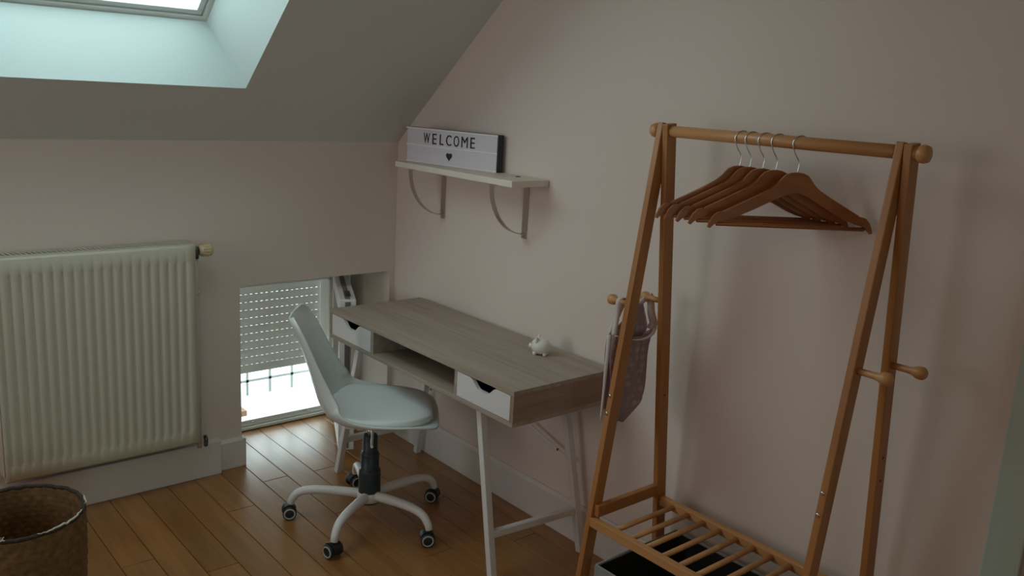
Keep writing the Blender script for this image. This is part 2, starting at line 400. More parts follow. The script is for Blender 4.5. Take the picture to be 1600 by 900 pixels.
# ------------------------------------------------------------------ low window
bm = bm_new()
xw = -.40
box(bm, -.42, -.36, WL, WR, 0, .045, .003); box(bm, -.42, -.36, WL, WR, .70, WT, .003)
box(bm, -.42, -.36, WL, WL+.05, .045, .70, .003); box(bm, -.42, -.36, WR-.075, WR, .045, .70, .003)
win = struct('window_1', 'low white window beside the desk, sash standing open', bm, PVC, 'window')
bm = bm_new(); box(bm, -.44, -.345, WR-.128, WR-.0755, .045, .70, .004); obj('guide_rail', bm, PVC, win)
bm = bm_new(); box(bm, -.352, -.340, WL+.015, WR, .004, .018, .002); box(bm, -.3575, -.352, WL+.05, WR-.08, .020, .030, .001); obj('threshold', bm, PVC, win)
bm = bm_new()
for y in (-.545, -.265): tube(bm, [(-.3585, y-.012, .034), (-.3585, y+.012, .034)], .004, 8)
obj('drain_cap', bm, CHROME, win)
# open sash
hx, hy = -.335, -.105
d = V(.56, -.27, 0).normalized(); ang = math.atan2(d.y, d.x)
mO = Matrix.Translation((hx, hy, 0)) @ Matrix.Rotation(ang, 4, 'Z')
bm = bm_new(); W2 = .60; z0, z1 = .05, .742
box(bm, 0, W2, -.035, .035, z0, z0+.07, .004, 0, mO); box(bm, 0, W2, -.035, .035, z1-.07, z1, .004, 0, mO)
box(bm, 0, .07, -.035, .035, z0+.07, z1-.07, .004, 0, mO); box(bm, W2-.07, W2, -.035, .035, z0+.07, z1-.07, .004, 0, mO)
sash = obj('sash', bm, PVC, win)
bm = bm_new(); box(bm, .07, W2-.07, -.006, .006, z0+.07, z1-.07, 0, 0, mO); obj('pane', bm, GLASS, sash)
bm = bm_new(); box(bm, W2, W2+.004, -.012, .010, z0+.01, z1-.01, 0, 0, mO); box(bm, .02, W2-.01, -.012, .010, z1, z1+.004, 0, 0, mO); obj('seal', bm, mat('seal_grey', (.16, .16, .15), .6), sash)
bm = bm_new(); box(bm, W2-.12, W2-.05, -.008, .014, z1+.0041, z1+.012, .002, 0, mO); obj('latch', bm, BLACK, sash)

# roller shutter outside the window
rs = thing('roller_shutter', 'pale roller shutter half lowered in the low window', 'shutter', (-.46, -.4, 0))
sy0, sy1 = -.37, .30      # local y
pitch = .039
prof = [(-.004, 0), (-.005, .004), (-.0062, .018), (-.005, .033), (-.004, .0362), (.004, .0362), (.005, .033), (.0062, .018), (.005, .004), (.004, 0)]
bm = bm_new(); prism(bm, prof, sy0, sy1); slat_me = None
n_sl = 11
for i in range(n_sl):
    z = .292+i*pitch
    if i == 0:
        s = obj('slat', bm, SHUT, rs, loc=(0, 0, z)); slat_me = s.data
    else:
        s = bpy.data.objects.new('slat', slat_me); C.objects.link(s); s.parent = rs; s.location = (0, 0, z)
bm = bm_new()
for i in range(n_sl):
    y = sy0
    while y < sy1: box(bm, -.002, .002, y, min(y+.013, sy1), .292+i*pitch-.0031, .292+i*pitch+.0003); y += .0265
o = obj('slat_link', bm, SHUT, rs); o['kind'] = 'stuff'
bm = bm_new(); box(bm, -.009, .009, sy0, sy1, .250, .2895, .003); obj('bottom_bar', bm, PVC, rs)
bm = bm_new(); box(bm, -.03, .03, sy0, sy1+.07, .718, .80, .004); obj('shutter_box', bm, PVC, rs)

# railing outside
rl = thing('guard_railing', 'pale grey metal railing outside the low window', 'railing', (-.62, -.4, 0))
bm = bm_new(); bar(bm, (0, -.9, .148), (0, .9, .148), .013, .013); obj('rail', bm, RAIL, rl)
bm = bm_new(); bar(bm, (0, -.9, .95), (0, .9, .95), .03, .03); obj('rail', bm, RAIL, rl)
for k in range(-6, 8):
    bm = bm_new(); bar(bm, (0, -.068+.122*k, .07), (0, -.068+.122*k, .93), .013, .013); obj('baluster', bm, RAIL, rl)
for y in (-.9, .9):
    bm = bm_new(); bar(bm, (0, y, -.25), (0, y, .965), .03, .03); obj('post', bm, RAIL, rl)
bd = thing('board_stack', 'tan striped boards seen outside at window bottom left corner', 'boards', (-.80, -.455, -.25))
for k in range(4):
    bm = bm_new(); box(bm, -.05, .05, k*.034-.09, k*.034-.06, 0, .185, .002); obj('board', bm, TERRA, bd)
bm = bm_new(); box(bm, -.95, -.42, -1.4, .8, -.29, -.25)
tag(obj('outer_ledge', bm, GROUND), 'pale outside ledge below the low window', 'ledge')
bm = bm_new(); box(bm, -40, -1.2, -40, 40, -3.2, -3.0)
tag(obj('ground', bm, GROUND), 'pale ground far below outside', 'ground')

# ------------------------------------------------------------------ radiator
ra = thing('radiator', 'white ribbed panel radiator on the knee wall', 'radiator', (0, -1.325, 0))
y0, y1, zb, zt, xf = -.355, .337, .190, 1.012, .115
bm = bm_new()
pp = .0333; ys = []
n = int((y1-y0)/pp); marg = ((y1-y0)-n*pp)/2
ys = [(y0, 0)]
for i in range(n):
    a = y0+marg+i*pp
    for t, dd in ((.04, 0), (.12, .6), (.18, 1), (.32, 1), (.38, .6), (.46, 0)): ys.append((a+t*pp, dd))
ys.append((y1, 0))
zt -= .004
zs = [(zb, 0), (zb+.010, 0), (zb+.052, 0), (zb+.060, .6), (zb+.072, 1), (zt-.078, 1), (zt-.066, .6), (zt-.058, 0), (zt-.010, 0), (zt, 0)]
G = []
for z, dz in zs:
    e = .006 if z in (zb, zt) else 0
    G.append([bm.verts.new((xf-.0055*dy*dz-e, y, z)) for y, dy in ys])
for i in range(len(zs)-1):
    for j in range(len(ys)-1):
        f = bm.faces.new((G[i][j], G[i][j+1], G[i+1][j+1], G[i+1][j])); f.smooth = True
zt += .004
# back faces to close
B = [[bm.verts.new((xf-.02, ys[0][0], z)), bm.verts.new((xf-.02, ys[-1][0], z))] for z in (zb, zt-.004)]
bm.faces.new((B[0][0], B[0][1], B[1][1], B[1][0]))
bm.faces.new([B[0][0], B[0][1]]+G[0][::-1]); bm.faces.new([B[1][1], B[1][0]]+G[-1])
bm.faces.new([G[i][0] for i in range(len(zs))]+[B[1][0], B[0][0]]); bm.faces.new([G[i][-1] for i in range(len(zs))][::-1]+[B[0][1], B[1][1]])
obj('front_panel', bm, RAD, ra)
bm = bm_new(); box(bm, .020, .035, y0, y1, zb, zt-.01, .003); obj('back_panel', bm, RAD, ra)
for yy in (y0-.004, y1+.001):
    bm = bm_new(); box(bm, .03, xf-.004, yy, yy+.003, zb+.02, zt-.002, .001); obj('side_cover', bm, RAD, ra)
bm = bm_new()
box(bm, .0351, .040, y0, y1, zt-.012, zt-.001); box(bm, .088, xf-.021, y0, y1, zt-.012, zt-.001)
yy = y0
while yy < y1-.008:
    bar(bm, (.0401, yy, zt-.003), (.088, yy+.010, zt-.003), .007, .0018, (0, 1, 0)); yy += .0165
g = obj('top_grille', bm, RAD, ra); g['kind'] = 'stuff'
bm = bm_new(); box(bm, .036, xf-.022, y0+.003, y1-.003, zb+.03, zt-.03); obj('convector_core', bm, DARK, ra)
bm = bm_new()
tube(bm, [(.062, y1+.002, .975), (.062, y1+.035, .975)], .012, 14); tube(bm, [(.062, y1+.022, .945), (.062, y1+.022, .992)], .013, 14)
obj('valve_body', bm, BRASS, ra)
bm = bm_new()
mV = Matrix.Translation((.062, y1+.036, .975)) @ Matrix.Rotation(-PI/2, 4, 'X')
lathe(bm, [(0, 0), (.018, 0), (.021, .006), (.024, .018), (.025, .034), (.023, .046), (.016, .052), (0, .053)], 24, mV)
vh = obj('thermostat_head', bm, CREAM, ra, True)
bm = bm_new()
for k in range(16):
    a = 2*PI*k/16; bar(bm, mV @ V(.0245*math.cos(a), .0245*math.sin(a), .012), mV @ V(.0255*math.cos(a), .0255*math.sin(a), .036), .003, .003)
r2 = obj('grip_rib', bm, CREAM, vh); r2['kind'] = 'stuff'
bm = bm_new()
tube(bm, [(.062, y1+.022, .945), (.062, y1+.022, .86), (.060, y1+.024, .5), (.055, y1+.022, .145)], .009, 12)
tube(bm, [(.062, y1+.022, .80), (.062, y1+.022, .815)], .013, 12)
obj('pipe', bm, RAD, ra)
bm = bm_new()
tube(bm, [(.050, y1+.050, .145), (.030, y1+.060, .165), (.018, y1+.060, .175)], .008, 8); obj('pipe_end', bm, BRASS, ra)

# ------------------------------------------------------------------ desk
X0, X1, Y0, Y1, H, TH = .248, 1.448, -.474, -.020, .725, .123
desk = thing('desk', 'grey-oak writing desk with two white drawers and white metal legs', 'desk', (.848, -.247, 0))
def dl(b): # shift to local
    for v in b.verts: v.co -= V(.848, -.247, 0)
    return b
t = .016
bm = bm_new(); box(bm, X0, X1, Y0, Y1, H-t, H, .0012); obj('desktop', dl(bm), OAK, desk)
bm = bm_new(); box(bm, X0, X1, Y0, Y1, H-TH, H-TH+t, .0012); obj('bottom_panel', dl(bm), OAK, desk)
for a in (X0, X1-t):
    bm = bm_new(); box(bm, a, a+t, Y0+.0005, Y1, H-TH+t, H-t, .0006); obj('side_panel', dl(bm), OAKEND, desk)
for a in (.576, 1.128):
    bm = bm_new(); box(bm, a, a+t, Y0+.002, Y1-.012, H-TH+t, H-t, .0006); obj('divider', dl(bm), OAK, desk)
bm = bm_new(); box(bm, X0+t, X1-t, Y1-.012, Y1-.001, H-TH+t, H-t); obj('back_panel', dl(bm), OAK, desk)
def drawer(a, b):
    g = .002; z0, z1 = H-TH+t+g, H-t-g; a += g; b -= g; m = (a+b)/2; hw, dp = .072, .032
    pts = [(a, z0), (b, z0), (b, z1), (m+hw, z1)]
    for k in range(1, 6): s = k/6; pts.append((m+hw-(hw-.020)*s, z1-dp*(s*s*(3-2*s))))
    pts += [(m+.020, z1-dp), (m-.020, z1-dp)]
    for k in range(1, 6): s = k/6; pts.append((m-.020-(hw-.020)*s, z1-dp*(1-(s*s*(3-2*s)))))
    pts += [(m-hw, z1), (a, z1)]
    # drop consecutive duplicates
    q = []
    for p in pts:
        if not q or (abs(p[0]-q[-1][0])+abs(p[1]-q[-1][1])) > 1e-6: q.append(p)
    bm = bm_new(); prism(bm, q, Y0+.001, Y0+.015)
    dr = obj('drawer', dl(bm), WHITE, desk)
    bm = bm_new()
    box(bm, a+.006, a+.016, Y0+.0151, Y1-.06, z0+.004, z1-.016); box(bm, b-.016, b-.006, Y0+.0151, Y1-.06, z0+.004, z1-.016)
    box(bm, a+.016, b-.016, Y0+.0151, Y1-.06, z0+.004, z0+.010); box(bm, a+.016, b-.016, Y1-.07, Y1-.06, z0+.010, z1-.016)
    obj('drawer_box', dl(bm), DARK, dr)
drawer(X0+t, .576); drawer(1.128+t, X1-t)
legs = [((.415, -.425, H-TH), (.292, -.452, 0)), ((.415, -.070, H-TH), (.300, -.045, 0)),
        ((1.222, -.425, H-TH), (1.352, -.440, 0)), ((1.262, -.070, H-TH), (1.385, -.045, 0))]
for p, q in legs:
    bm = bm_new(); bar(bm, q, p, .026, .026, (1, 0, 0), .003); obj('leg', dl(bm), LEGW, desk)
def lp(i, z): p, q = map(Vector, legs[i]); return q+(p-q)*(z/(H-TH))
for i, j in ((0, 1), (2, 3)):
    a, b = lp(i, .158), lp(j, .158); dd = (b-a).normalized()*.0135
    bm = bm_new(); bar(bm, a+dd, b-dd, .022, .026, (1, 0, 0), .003); obj('stretcher', dl(bm), LEGW, desk)
for i, j in ((1, 3), (3, 1)):
    a, b = lp(i, .575)+V(0, .014+.003*(i > j), 0), lp(j, .325)+V(0, .014+.003*(i > j), 0)
    bm = bm_new(); bar(bm, a, b, .003, .008, (0, 1, 0)); br = obj('cross_brace', dl(bm), LEGW, desk)
    for u in (.03, .10):
        c0 = b+(a-b)*u; bm = bm_new()
        tube(bm, [c0+V(0, -.004, 0), c0+V(0, .003, 0)], .0045, 8)
        obj('screw', dl(bm), BLACK, br)
for (x, y) in ((.415, -.425), (.415, -.07), (1.222, -.425), (1.262, -.07)):
    bm = bm_new(); box(bm, x-.035, x+.035, y-.030, y+.030, H-TH-.003, H-TH-.0005, .0008); obj('mounting_plate', dl(bm), LEGW, desk)

# ceramic ornament on the desk
orn = thing('animal_ornament', 'small round white ceramic animal ornament on the desk', 'ornament', (1.185, -.128, H), R(215))
def blob(name, c, rx, ry, rz, m, par, seg=24):
    bm = bm_new(); bmesh.ops.create_uvsphere(bm, u_segments=seg, v_segments=seg//2, radius=1)
    for v in bm.verts: v.co = Vector((c[0]+v.co.x*rx, c[1]+v.co.y*ry, c[2]+v.co.z*rz))
    return obj(name, bm, m, par, True)
blob('body', (0, 0, .033), .037, .033, .031, CERAM, orn)
blob('snout', (.036, 0, .030), .010, .011, .010, CERAM, orn, 16)
for s in (-1, 1):
    bm = bm_new()
    lathe(bm, [(.0125, 0), (.0105, .009), (.006, .017), (0, .021)], 14, Matrix.Translation((.012, s*.017, .053)) @ Matrix.Rotation(-s*.35, 4, 'X') @ Matrix.Diagonal((.55, 1, 1, 1)))
    obj('ear', bm, CERAM, orn, True)
    blob('eye', (.031, s*.013, .043), .0022, .0022, .0022, BLACK, orn, 8)
for sx in (-1, 1):
    for s in (-1, 1):
        bm = bm_new(); lathe(bm, [(0, 0), (.007, 0), (.008, .012), (0, .013)], 12, Matrix.Translation((sx*.019, s*.015, 0))); obj('foot', bm, CERAM, orn, True)

# ------------------------------------------------------------------ wall shelf
sh = thing('wall_shelf', 'cream wall shelf on two curved steel brackets', 'shelf', (.65, 0, 1.317))
bm = bm_new(); box(bm, -.388, .385, -.182, -.002, 0, .024, .003); obj('shelf_board', bm, SHELFM, sh)
for bx in (.372-.65, .913-.65):
    bm = bm_new()
    box(bm, bx-.014, bx+.014, -.0045, -.0005, -.215, -.0005, .0008)
    box(bm, bx-.014, bx+.014, -.178, -.0046, -.0045, -.0005, .0008)
    obj('bracket', bm, STEEL, sh)
    bm = bm_new(); pts = []
    N = 22; rr_ = .168
    ringp = []
    for k in range(N+1):
        a = PI/2*k/N
        y = -rr_*math.cos(a)-.005; z = -.0055-(.190)*math.sin(a)
        nx = V(0, -math.cos(a), -math.sin(a))
        ringp.append([bm.verts.new((bx+sx*.0125, y+nx.y*h, z+nx.z*h)) for sx, h in ((-1, 0), (1, 0), (1, .003), (-1, .003))])
    for A, B2 in zip(ringp, ringp[1:]):
        for k in range(4): bm.faces.new((A[k], A[(k+1) % 4], B2[(k+1) % 4], B2[k]))
    bm.faces.new(ringp[0]); bm.faces.new(ringp[-1][::-1])
    obj('bracket_arc', bm, STEEL, sh)
bm = bm_new(); lathe(bm, [(0, 0), (.010, 0), (.010, .002), (0, .0025)], 16, Matrix.Translation((.913-.65, -.05, .0241))); obj('screw_cap', bm, BLACK, sh)

# ------------------------------------------------------------------ lightbox
A0, A1 = V(.268, -.132, 0), V(.778, -.048, 0)
lang = math.atan2(A1.y-A0.y, A1.x-A0.x); LW = (A1-A0).length; LH = .145
lb = thing('lightbox', 'white letter lightbox reading WELCOME on the wall shelf', 'lightbox', (A0.x, A0.y, 1.3415), lang)
bm = bm_new(); box(bm, .0, LW, .006, .038, 0, LH, .002); obj('housing', bm, BLACK, lb)
bm = bm_new(); box(bm, .004, LW-.004, .0025, .0059, .003, LH-.003); obj('diffuser', bm, LBF, lb)
for z in (.0, LH/2-.003, LH-.007):
    bm = bm_new(); box(bm, .0, LW, -.0012, .0024, z, z+.007, .001); obj('letter_rail', bm, LBR, lb)
def textmesh(s):
    
    cu = bpy.data.curves.new('t', 'FONT'); cu.body = s; cu.size = 1; cu.extrude = .012; cu.align_x = 'CENTER'; cu.offset = 0
    ob = bpy.data.objects.new('t', cu); C.objects.link(ob)
    dg = bpy.context.evaluated_depsgraph_get(); me = bpy.data.meshes.new_from_object(ob.evaluated_get(dg))
    bpy.data.objects.remove(ob); bpy.data.curves.remove(cu)
    return me
xs_l = [.070, .116, .158, .199, .242, .288, .332]
xs_l = [x+.052 for x in xs_l]
for ch, xx in zip('WELCOME', xs_l):
    me = textmesh(ch)
    me.materials.clear(); me.materials.append(BLACK)
    o = bpy.data.objects.new('letter', me); C.objects.link(o); o.parent = lb
    xsv = [v.co.x for v in me.vertices]; zz = [v.co.y for v in me.vertices]; hgt = max(zz)-min(zz); z_lo = min(zz); wd = max(xsv)-min(xsv); mid = (max(xsv)+min(xsv))/2
    tw = {'W': .036, 'M': .035, 'L': .022, 'E': .024}.get(ch, .030)
    for v in me.vertices: v.co = Vector(((v.co.x-mid)/wd*tw, -v.co.z*.05, (v.co.y-z_lo)/hgt*.043))
    me.flip_normals() if False else None
    o.location = (xx, .0010, .083)
bm = bm_new(); pts = []
for k in range(40):
    a = 2*PI*k/40; pts.append((.0011*16*math.sin(a)**3*.92, .0011*(13*math.cos(a)-5*math.cos(2*a)-2*math.cos(3*a)-math.cos(4*a))))
prism(bm, pts, -.0005, .0020); obj('heart', bm, BLACK, lb, loc=(.256, 0, .040))

# ------------------------------------------------------------------ swivel chair
FA = R(56)
cx, cy = .735, -.563
ch = thing('swivel_chair', 'white moulded swivel chair with padded seat and castors by the desk', 'chair', (cx, cy, 0), FA)
# shell profile (forward = +x local): (x, z, halfwidth, lift)
PR = [(.254, .424, .050, .001), (.248, .430, .118, .005), (.228, .437, .172, .011), (.17, .443, .207, .020), (.08, .440, .228, .030), (-.02, .434, .232, .046), (-.10, .440, .226, .066),
      (-.155, .466, .214, .082), (-.188, .512, .200, .086), (-.208, .572, .184, .074), (-.230, .650, .170, .056), (-.256, .728, .158, .046), (-.278, .780, .146, .040), (-.290, .802, .128, .036), (-.298, .814, .096, .030)]
NU = 5
P3 = bez([(p[0], p[1], 0) for p in PR], NU); P4 = bez([(p[2], p[3], 0) for p in PR], NU)
NS = 24
def shell_pt(i, s, off=0.0, shrink=1.0):
    p = P3[i]; q = P3[min(i+1, len(P3)-1)]-P3[max(i-1, 0)]; tn = V(q.x, 0, q.y).normalized(); nm = V(-tn.z, 0, tn.x)
    nm = V(tn.z, 0, -tn.x)
    if nm.z < 0 and abs(nm.z) > abs(nm.x): nm = -nm
    wdt, lf = P4[i].x, P4[i].y
    nn = V(-q.y, 0, q.x).normalized()*-1 if False else None
    return p, tn, wdt, lf
def shell_grid(bm, i0, i1, off, shrink=1.0, edge=0):
    G = []
    for i in range(i0, i1+1):
        p = P3[i]; q = P3[min(i+1, len(P3)-1)]-P3[max(i-1, 0)]; tn = V(q.x, 0, q.y).normalized()
        nm = V(tn.z, 0, -tn.x)      # travelling backwards: inner side is up / forward
        row = []
        for k in range(NS+1):
            s = -1+2*k/NS; w_ = P4[i].x*shrink
            a = abs(s)
            row.append(V(p.x, 0, p.y)+V(0, 1, 0)*w_*math.sin(s*PI/2*.92)/math.sin(PI/2*.92)+nm*(P4[i].y*a**2.2*(shrink**2)+off))
        G.append(row)
    return G
G = shell_grid(None, 0, len(P3)-1, 0)
bm = bm_new(); VG = [[bm.verts.new(c) for c in row] for row in G]
for i in range(len(VG)-1):
    for k in range(NS):
        bm.faces.new((VG[i][k], VG[i+1][k], VG[i+1][k+1], VG[i][k+1])).smooth = True
shell = obj('seat_shell', bm, CHAIRM, ch, True)
md = shell.modifiers.new('solid', 'SOLIDIFY'); md.thickness = .007; md.offset = 0
# seat pad
i0, i1 = int(NU*1.8), int(NU*7.3)
bm = bm_new(); top, bot = [], []
Gt = []
rows = i1-i0
for ii, i in enumerate(range(i0, i1+1)):
    p = P3[i]; q = P3[min(i+1, len(P3)-1)]-P3[max(i-1, 0)]; tn = V(q.x, 0, q.y).normalized(); nm = V(tn.z, 0, -tn.x)
    u = ii/rows; ru = (1-abs(2*u-1)**5)**.35 if 0 < u < 1 else 0.0
    wf = max(.42, (1-abs(2*u-1)**3.2)**.5) if 0 < u < 1 else .42
    rt, rb = [], []
    for k in range(NS+1):
        s = -1+2*k/NS; a = abs(s); w_ = P4[i].x*.90*wf
        sy = math.sin(s*PI/2*.92)/math.sin(PI/2*.92)
        aa = abs(sy)*.90*wf
        base = V(p.x, w_*sy, p.y)+nm*(P4[i].y*(2/PI*math.asin(min(1, aa))/.92)**2.2+.004)
        th = .030*ru*(1-a**6)**.5
        rt.append(bm.verts.new(base+nm*th)); rb.append(bm.verts.new(base))
    top.append(rt); bot.append(rb)
for g, fl in ((top, 0), (bot, 1)):
    for i in range(len(g)-1):
        for k in range(NS): bm.faces.new((g[i][k], g[i+1][k], g[i+1][k+1], g[i][k+1])).smooth = True
bmesh.ops.remove_doubles(bm, verts=bm.verts, dist=.0004)
obj('seat_pad', bm, PAD, ch, True)
bm = bm_new(); box(bm, -.09, .09, -.08, .08, .404, .412, .002); box(bm, -.05, .06, -.045, .045, .385, .404, .004)
obj('mounting_plate', bm, LEGW, ch)
bm = bm_new(); tube(bm, [(0, 0, .34), (0, 0, .386)], .014, 16); obj('gas_piston', bm, CHROME, ch)
bm = bm_new()
lathe(bm, [(0, .352), (.026, .352), (.028, .345), (.028, .285), (.033, .283), (.035, .275), (.035, .215), (.040, .213), (.042, .205), (.043, .085), (.041, .078), (0, .078)], 32)
obj('column_cover', bm, COLM, ch)
bm = bm_new(); tube(bm, bez([(0.0, -.02, .392), (0.01, -.06, .388), (.012, -.14, .383), (.014, -.19, .382)], 6), .005, 8); obj('lever', bm, LEGW, ch)
bm = bm_new(); lathe(bm, [(0, .085), (.045, .085), (.048, .092), (.048, .118), (.040, .124), (0, .124)], 32); obj('hub', bm, LEGW, ch)
angs = [-127, -55, 16, 88, 160]
tilt = [20, -35, 15, -10, 40]
for a, tz in zip(angs, tilt):
    a = R(a)-FA; dx = V(math.cos(a), math.sin(a), 0)
    bm = bm_new()
    pts = bez([dx*.03+V(0, 0, .108), dx*.12+V(0, 0, .116), dx*.215+V(0, 0, .118), dx*.268+V(0, 0, .106), dx*.294+V(0, 0, .078), dx*.300+V(0, 0, .058)], 6)
    rds = [.019-.006*(i/len(pts)) for i in range(len(pts))]
    tube(bm, pts, rds, 14); obj('leg', bm, LEGW, ch, None)
    # castor: hood + two wheels
    wx = R(-42+tz)-FA                         # wheel axle direction
    mC = Matrix.Translation(dx*.300) @ Matrix.Rotation(wx, 4, 'Z')   # axle along local x
    bm = bm_new()
    tube(bm, [mC @ V(0, .0, .050), mC @ V(0, 0, .064)], .008, 10)
    hood = []
    for k in range(13):
        t_ = R(-25+205*k/12); hood.append((.0275*math.cos(t_)-.006, .030+.0275*math.sin(t_)))
    hood.append((-.020, .030)); hood.append((.010, .026))
    mh = mC @ Matrix.Rotation(PI/2, 4, 'Z')
    prism(bm, hood, -.0165, .0165, mh, .002)
    cs = obj('castor', bm, BLACK, ch)
    for s in (-1, 1):
        mw = mC @ Matrix.Translation((s*.0225, -.006, .0262)) @ Matrix.Rotation(PI/2, 4, 'Y')
        bm = bm_new(); lathe(bm, [(0, -.006), (.022, -.006), (.026, -.004), (.026, .004), (.022, .006), (0, .006)], 24, mw); obj('wheel', bm, BLACK, cs)
        bm = bm_new(); lathe(bm, [(.0165, s*.006), (.0168, s*.0078), (.0215, s*.0078), (.0225, s*.0055)], 24, mw); obj('wheel_ring', bm, GREY, cs)

# ------------------------------------------------------------------ clothes rack
RX, RY, RH, SF, SB = 2.100, -.200, 1.567, .219, .160
rk = thing('clothes_rack', 'wooden A-frame clothes rack with slatted lower shelf', 'clothes rack', (RX, RY, 0))
def lg(side, fb, z):      # point on leg centre line, local
    t_ = 1-z/RH; xoff = -.360 if side < 0 else .358
    xo = xoff+(-.011 if fb < 0 else .011)
    return V(xo, (-SF if fb < 0 else SB)*t_, z)
for side in (-1, 1):
    for fb in (-1, 1):
        a, b = lg(side, fb, 0), lg(side, fb, RH+.022)
        bm = bm_new(); bar(bm, a, b, .020, .042, (1, 0, 0), .003)
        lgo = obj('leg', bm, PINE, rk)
        if fb < 0:
            for z in ((.772, .717) if side < 0 else (.746, .691)):
                c = lg(side, fb, z); bm = bm_new()
                lathe(bm, [(0, 0), (.006, 0), (.0055, .002), (.003, .003), (0, .003)], 12, Matrix.Translation(c+V(-.002, -.0215, 0)) @ Matrix.Rotation(PI/2, 4, 'X'))
                obj('bolt', bm, CHROME, lgo)
        else:
            for z in ((.80, .735) if side > 0 else (.745,)):
                c = lg(side, fb, z); bm = bm_new(); tube(bm, [c+V(.0098, 0, 0), c+V(.0106, 0, 0)], .0035, 8)
                obj('screw_hole', bm, DARK, lgo)
        c = lg(side, fb, 1.050); bm = bm_new(); s = side
        lathe(bm, [(0, 0), (.0085, 0), (.0085, .040), (.010, .050), (.0155, .060), (.0165, .068), (.0155, .077), (.010, .083), (0, .085)], 20,
              Matrix.Translation(c+V(s*.010, 0, 0)) @ Matrix.Rotation(s*PI/2, 4, 'Y'))
        obj('peg', bm, PINEX, rk)
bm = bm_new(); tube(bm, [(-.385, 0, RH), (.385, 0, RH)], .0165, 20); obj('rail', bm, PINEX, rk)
for s in (-1, 1):
    bm = bm_new()
    lathe(bm, [(0, 0), (.016, 0), (.0205, .006), (.0215, .016), (.019, .025), (.012, .028), (0, .028)], 20, Matrix.Translation((s*.384, 0, RH)) @ Matrix.Rotation(s*PI/2, 4, 'Y'))
    obj('end_knob', bm, PINEX, rk)
HS = .376
yf, yb = lg(-1, -1, HS).y, lg(-1, 1, HS).y
for yy, xl in ((yf-.010, -.368), (yb-.002, -.338)):
    bm = bm_new(); box(bm, xl, .345, yy-.011, yy+.011, HS-.016, HS+.014, .004); obj('shelf_rail', bm, PINEX, rk)
for k in range(11):
    xx = 1.820-RX+.0615*k
    if xx > .33: break
    bm = bm_new(); tube(bm, [(xx, yf, HS), (xx, yb-.012, HS)], .0095, 10)
    for v in bm.verts: v.co.z = HS+(v.co.z-HS)*.75
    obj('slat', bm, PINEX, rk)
for s in (-1, 1):
    a, b = lg(s, -1, .405), lg(s, 1, .405)
    xx = -.3605 if s < 0 else .340
    bm = bm_new(); box(bm, xx, xx+.019, a.y-.012, b.y-.020, .394, .432, .003); obj('crossbar', bm, PINE, rk)

# hangers
def make_hanger(label):
    h = thing('coat_hanger', label, 'hanger', (0, 0, 0), 0, 'wooden coat hangers on the rack')
    # local x across, z up, origin at hook centre (rod axis)
    up = [(0, -.082), (.016, -.084), (.030, -.090), (.040, -.101), (.050, -.117), (.064, -.128), (.100, -.146), (.150, -.172), (.178, -.186), (.184, -.193), (.188, -.190), (.200, -.193), (.212, -.205), (.220, -.222), (.2225, -.232)]
    lo = [(.217, -.234), (.208, -.222), (.196, -.214), (.175, -.211), (.150, -.202), (.100, -.178), (.060, -.157), (.030, -.140), (.012, -.134), (0, -.133)]
    poly = up+lo[:-1]+[(0, -.133)]
    left = [(-x, z) for x, z in (up[1:]+lo[:-1])][::-1]
    poly = up+lo+left
    poly = [(x, z+.008) for x, z in poly]
    q = []
    for p in poly:
        if not q or abs(p[0]-q[-1][0])+abs(p[1]-q[-1][1]) > 1e-5: q.append(p)
    bm = bm_new(); prism(bm, q, -.0065, .0065, None, .002); obj('body', bm, HANG, h)
    bm = bm_new(); tube(bm, [(-.200, 0, -.2145), (.200, 0, -.2145)], .0055, 10); obj('trouser_bar', bm, HANG, h)
    pts = []
    r0 = .0215
    for k in range(15):
        a = R(-5+k*225/14)                       # from the open right end over the rod to the left
        pts.append((r0*math.cos(a), 0, -.003+r0*math.sin(a)))
    pts += [(-.010, 0, -.030), (-.001, 0, -.043), (.002, 0, -.052), (.001, 0, -.064), (0, 0, -.078)]
    bm = bm_new(); tube(bm, bez(pts, 3), .0017, 8); hk = obj('hook', bm, CHROME, h)
    bm = bm_new(); lathe(bm, [(0, -.0765), (.004, -.0765), (.004, -.0735), (0, -.0733)], 12); obj('collar', bm, CHROME, hk)
    return h
def copy_tree(o, parent=None):
    c = o.copy(); C.objects.link(c)
    if parent is not None: c.parent = parent
    for k in list(o.children): copy_tree(k, c)
    return c
HL = ['orange-brown wooden hanger furthest left on the rack rail', 'wooden hanger second from the left on the rack rail', 'middle wooden hanger of the five on the rack rail',
      'wooden hanger second from the right, its rounded neck showing', 'wooden hanger nearest the right, apart from the other four']
h0 = make_hanger(HL[0])
for i, (hx_, yw) in enumerate(zip((2.006, 2.038, 2.079, 2.119, 2.183), (57, 56.5, 56, 57, 56))):
    h = h0 if i == 0 else copy_tree(h0)
    h['label'] = HL[i]; h.location = (hx_, RY, RH); h.rotation_euler = (0, 0, R(yw))

